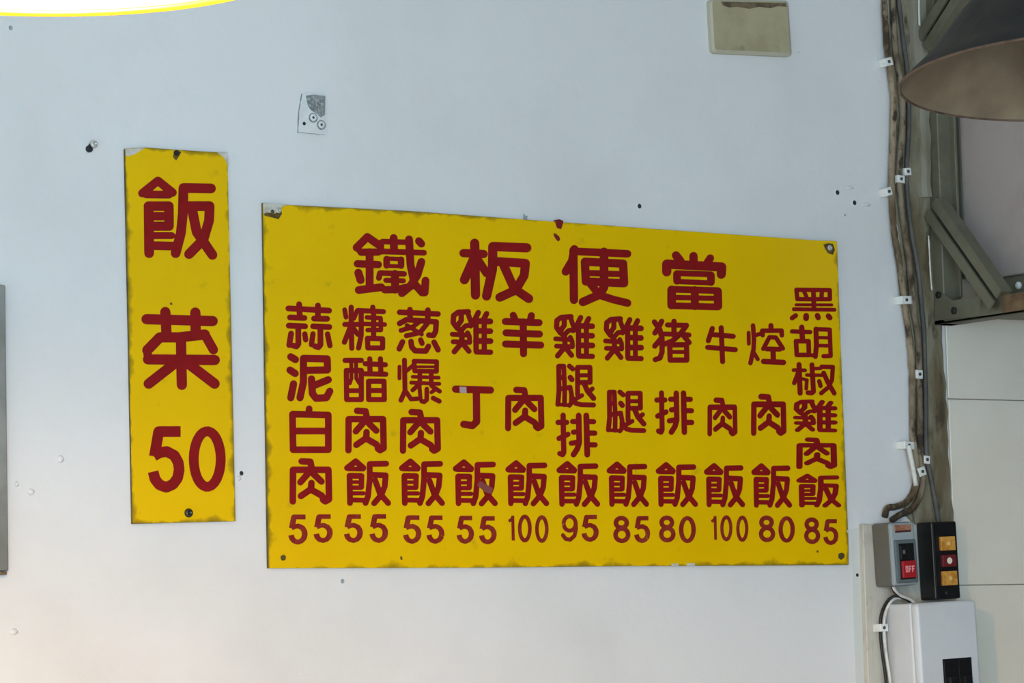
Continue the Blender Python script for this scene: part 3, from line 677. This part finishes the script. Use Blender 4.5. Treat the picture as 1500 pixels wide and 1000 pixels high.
# white breaker box
X0, Yf, W3, zt3, H3 = fit_box((1301,887), (1348,881), (1436,879.5), (1358,1000), T0)
H3 = .30; W, H = W3, H3
br = thing('breaker_box', (X0+W/2, T0-.0012, zt3-H), 'white plastic breaker box with a black switch window', 'breaker box', rot=(0, -.035, 0))
dep3 = T0-Yf
part('case', box((-W/2, -dep3*.80, 0), (W/2, 0, H), .004, 3), M['breaker'], br, world_space=False)
part('lid', box((-W/2, -dep3, 0), (W/2, -dep3*.80, H), .007, 4), M['breaker'], br, world_space=False)
v0 = (zt3-at(1400, 964, Yf).z)/H; 
wn = part('switch_window', rect(.37, v0, .85, v0+.28, dep3-.004, dep3+.0006, .0004), M['blackplastic'], br, world_space=False)
for u in (.385, .625):
    part('breaker_switch', rect(u, v0+.012, u+.21, v0+.27, dep3, dep3+.0022, .0008), M['blackplastic'], wn, world_space=False)
    part('toggle', rect(u+.04, v0+.11, u+.17, v0+.17, dep3, dep3+.010, .0015), M['blackplastic'], wn, world_space=False)

# wires below the switches
def cable3(name, pts, r, mat, label, seg=8):
    return single(name, tube(pts, r, seg, 6, 0), mat, label, 'cable', None, True)
cable3('lead_wire', [at(1308,856,-.05), at(1311,864,-.045), at(1320,872,-.04), at(1332,877,-.04), at(1342,884,-.045)], .0032, M['cable_w'], 'short white lead from the grey switch into the breaker box')
cable3('lead_wire', [at(1306.5,857,-.046), at(1310,866,-.042), at(1318,873,-.037), at(1330,878.5,-.037), at(1340,886,-.04)], .0030, M['cable_k'], 'short black lead from the grey switch into the breaker box')
cable3('drop_wire', [at(1322,876,-.03), at(1312,876,-.026), at(1303,884,-.027), at(1297,898,-.026), at(1295,915,-.026), at(1296,940,-.026), at(1300,970,-.026), at(1304,1000,-.026), at(1307,1060,-.026), at(1308,1090,-.026)], .0029, M['cable_w'], 'white cable bowing down the side of the breaker box')
cable3('drop_wire', [at(1318,873,-.03), at(1308,874,-.024), at(1299,882,-.019), at(1291.5,898,-.018), at(1289.5,918,-.018), at(1291,945,-.018), at(1294.5,972,-.018), at(1298,1000,-.018), at(1301,1060,-.018), at(1302,1090,-.018)], .0029, M['cable_k'], 'black cable running beside the white one past the breaker box')
clip(1296, 919, 18, 11, 0, 'white plastic clip nailed over the wires beside the breaker box', -.029)

# ------------------------------------------------------------------ steel wall bracket and the cabinet it carries
P0 = at(1368, 476, -.004); XB = P0.x
bk = thing('steel_bracket', (XB, 0, P0.z), 'olive painted steel wall bracket with slotted diagonal braces beside the cables', 'bracket')
def bxp(px, py): return atx(px, py, XB)
def slab(pts, x0, t): return prism([Vector((x0, bxp(x, y).y, bxp(x, y).z)) for x, y in pts], (t, 0, 0))
post_y = lambda px, py: bxp(px, py).y
ytop = bxp(1380, -80).z
ya, yb = bxp(1364, 300).y, bxp(1374.5, 300).y; yc = bxp(1404, 300).y
part('post', box((XB, -.036, P0.z), (XB+.045, -.002, ytop), .002, 1), M['steel'], bk)
part('post_flange', box((XB+.030, atx(1402, 300, XB+.03).y, P0.z+.05), (XB+.036, -.034, ytop), .001, 1), M['steel'], bk)
# arm that reaches out from the wall
arm_l = .78; ah = .038
part('arm', box((XB, -arm_l, P0.z), (XB+.006, -.002, P0.z+ah), .001, 1), M['steel'], bk)
part('arm_flange', box((XB, -arm_l, P0.z), (XB+.045, -.002, P0.z+.005), .001, 1), M['steel'], bk)
part('rust_patch', box((XB-.0008, -arm_l, P0.z+.004), (XB+.001, bxp(1468,440).y, P0.z+ah-.001)), M['rust'], bk)
part('gusset', slab([(1370,470),(1371,440),(1384,430),(1398,440),(1440,432),(1436,462)], XB-.003, .003), M['steel'], bk)
for px, py in ((1377,432), (1400,455)):
    p = bxp(px, py); part('bolt', lathe([(.007, 0), (.007, .003), (.004, .005), (0, .005)], Vector((XB-.003, p.y, p.z)), (-1, 0, 0), 12), M['bolt'], bk)
def strut(pa, pb, hw):
    """slotted channel: two lips around a dark slot, web behind; pa/pb pixel ends of the centre line, hw half width in m"""
    a, b = atx(*pa, XB-.021), atx(*pb, XB-.021); a.x = b.x = 0; d = (b-a).normalized(); nrm = Vector((0, -d.z, d.y))
    br_ = part('brace', prism([v+Vector((XB+.002, 0, 0)) for v in (a+nrm*hw, b+nrm*hw, b-nrm*hw, a-nrm*hw)], (.003, 0, 0)), M['steel'], bk)
    for s in (-1, 1):
        o1, o2 = nrm*hw*s, nrm*hw*s*.17
        o3 = nrm*hw*s*.86
        part('brace_lip', prism([v+Vector((XB-.022, 0, 0)) for v in (a+o1, b+o1, b+o2, a+o2)], (.004, 0, 0)), M['steel'], br_)
        part('brace_side', prism([v+Vector((XB-.0182, 0, 0)) for v in (a+o1, b+o1, b+o3, a+o3)], (.0205, 0, 0)), M['steel'], br_)
strut((1363,304), (1458,439), .0245)
strut((1351,62), (1410,-31), .0245)
# the cabinet, seen from its side, sits between the brackets
yb0 = atx(1409, 300, XB+.05).y
zb0 = atx(1482, 403, XB+.05).z
ac = thing('fan_housing', (XB+.05, yb0, zb0), 'pinkish grey sheet metal housing carried on the steel bracket', 'housing')
part('casing', box((XB+.05, yb0-.50, zb0), (XB+.75, yb0, zb0+.52), .004, 2), M['panelbox'], ac)
part('back_frame', box((XB+.052, yb0, zb0+.01), (XB+.74, yb0+.03, zb0+.50), .002, 1), M['steel'], ac)
part('support_foot', box((XB+.06, yb0-.46, P0.z+.0055), (XB+.70, yb0-.05, zb0), .002, 1), M['steel'], ac)
p = atx(1493, 418, XB+.0) ; part('white_bolt', lathe([(.007, 0), (.007, .004), (.004, .006), (0, .006)], Vector((XB+.06, atx(1493,418,XB+.06).y, atx(1493,418,XB+.06).z)), (-1, 0, 0), 12), M['clip'], ac)

# ------------------------------------------------------------------ pendant lamps
def pendant(name, rim, R_, axis, label, mats, rimr):
    """enamel shade on a cord: rim centre, rim radius"""
    ax = Vector(axis).normalized(); k = R_/.2
    o = thing(name, rim, label, 'lamp')
    prof = [(.2,0),(.1985,.004),(.184,.017),(.164,.035),(.148,.055),(.132,.076),(.114,.096),(.092,.118),(.068,.138),(.045,.152),(.032,.160),(.030,.185)]
    prof = [(a*k, h*k) for a, h in prof]
    sh = part('shade', lathe(prof, rim, ax, 96), mats['out'], o, True)
    inn = [(max(a-.003, .001), h) for a, h in prof[:-2]]
    part('reflector', lathe([(inn[0][0]+.0015, .0005)] + inn[1:] + [(0, inn[-1][1])], rim, ax, 96), mats['in'], sh, True)
    rr = []
    for q in range(9):
        t = 2*math.pi*q/8; rr.append((prof[0][0]-.001+rimr*math.cos(t), .001+rimr*math.sin(t)))
    part('rim', lathe(rr, rim, ax, 96), mats['rim'], sh, True)
    top = Vector(rim)+ax*.185*k
    part('cap', lathe([(.032*k, -.002), (.034*k, .02), (.02*k, .05), (.008, .06), (0, .06)], top, ax, 24), mats['rim'], o, True)
    part('cord', tube([top+ax*.055, top+ax*.2, Vector((top.x, top.y, ZT))+Vector((ax.x, ax.y, 0))*.1], .004, 8, 4), M['cord'], o, True)
    part('ceiling_rose', lathe([(.045, 0), (.045, -.015), (.02, -.03), (0, -.03)], (top.x+ax.x*.1, top.y+ax.y*.1, ZT), (0, 0, 1), 24), mats['rim'], o, True)
    sk = Vector(rim)+ax*.15*k
    part('socket', lathe([(.021, 0), (.021, -.045), (.016, -.05), (0, -.05)], sk, ax, 20), M['blackplastic'], o, True)
    low = -.006
    bm = lathe([(0, low-.0), (.018, low+.004), (.030, low+.018), (.034, low+.035), (.029, low+.055), (.018, low+.075), (.014, .105*k)], rim, ax, 24)
    part('bulb', bm, mats['bulb'], o, True)
    return o
bm_ = bpy.data.materials.new('lit_bulb_glass'); bm_.use_nodes = True
bnode = bm_.node_tree.nodes['Principled BSDF']
bnode.inputs['Emission Color'].default_value = (1.0, .52, .14, 1); bnode.inputs['Emission Strength'].default_value = 3100
bm_.node_tree.nodes['Principled BSDF'].inputs['Base Color'].default_value = (1, .95, .85, 1)
M['bulb_on'] = bm_
M['bulb_off'] = material('unlit_bulb_glass', '#D8D4C8', .2)
rimR = atd(1583, 115, .4*FPX/530)
pendant('pendant_lamp', rimR, .2, (.035, .072, 1), 'unlit dark grey enamel pendant lamp with aged beige inside in front of the bracket', {'out': M['lampgrey'], 'in': M['lampin'], 'rim': M['lamprim'], 'bulb': M['bulb_off']}, .0016)
rimL = atd(80, -46, .4*FPX/700)
lampL = pendant('pendant_lamp', rimL, .2, (0, 0, 1), 'lit yellow pendant lamp with glowing cream inside above the tall sign', {'out': M['lampyellow'], 'in': M['lampcream'], 'rim': M['lampyellow'], 'bulb': M['bulb_on']}, .0036)
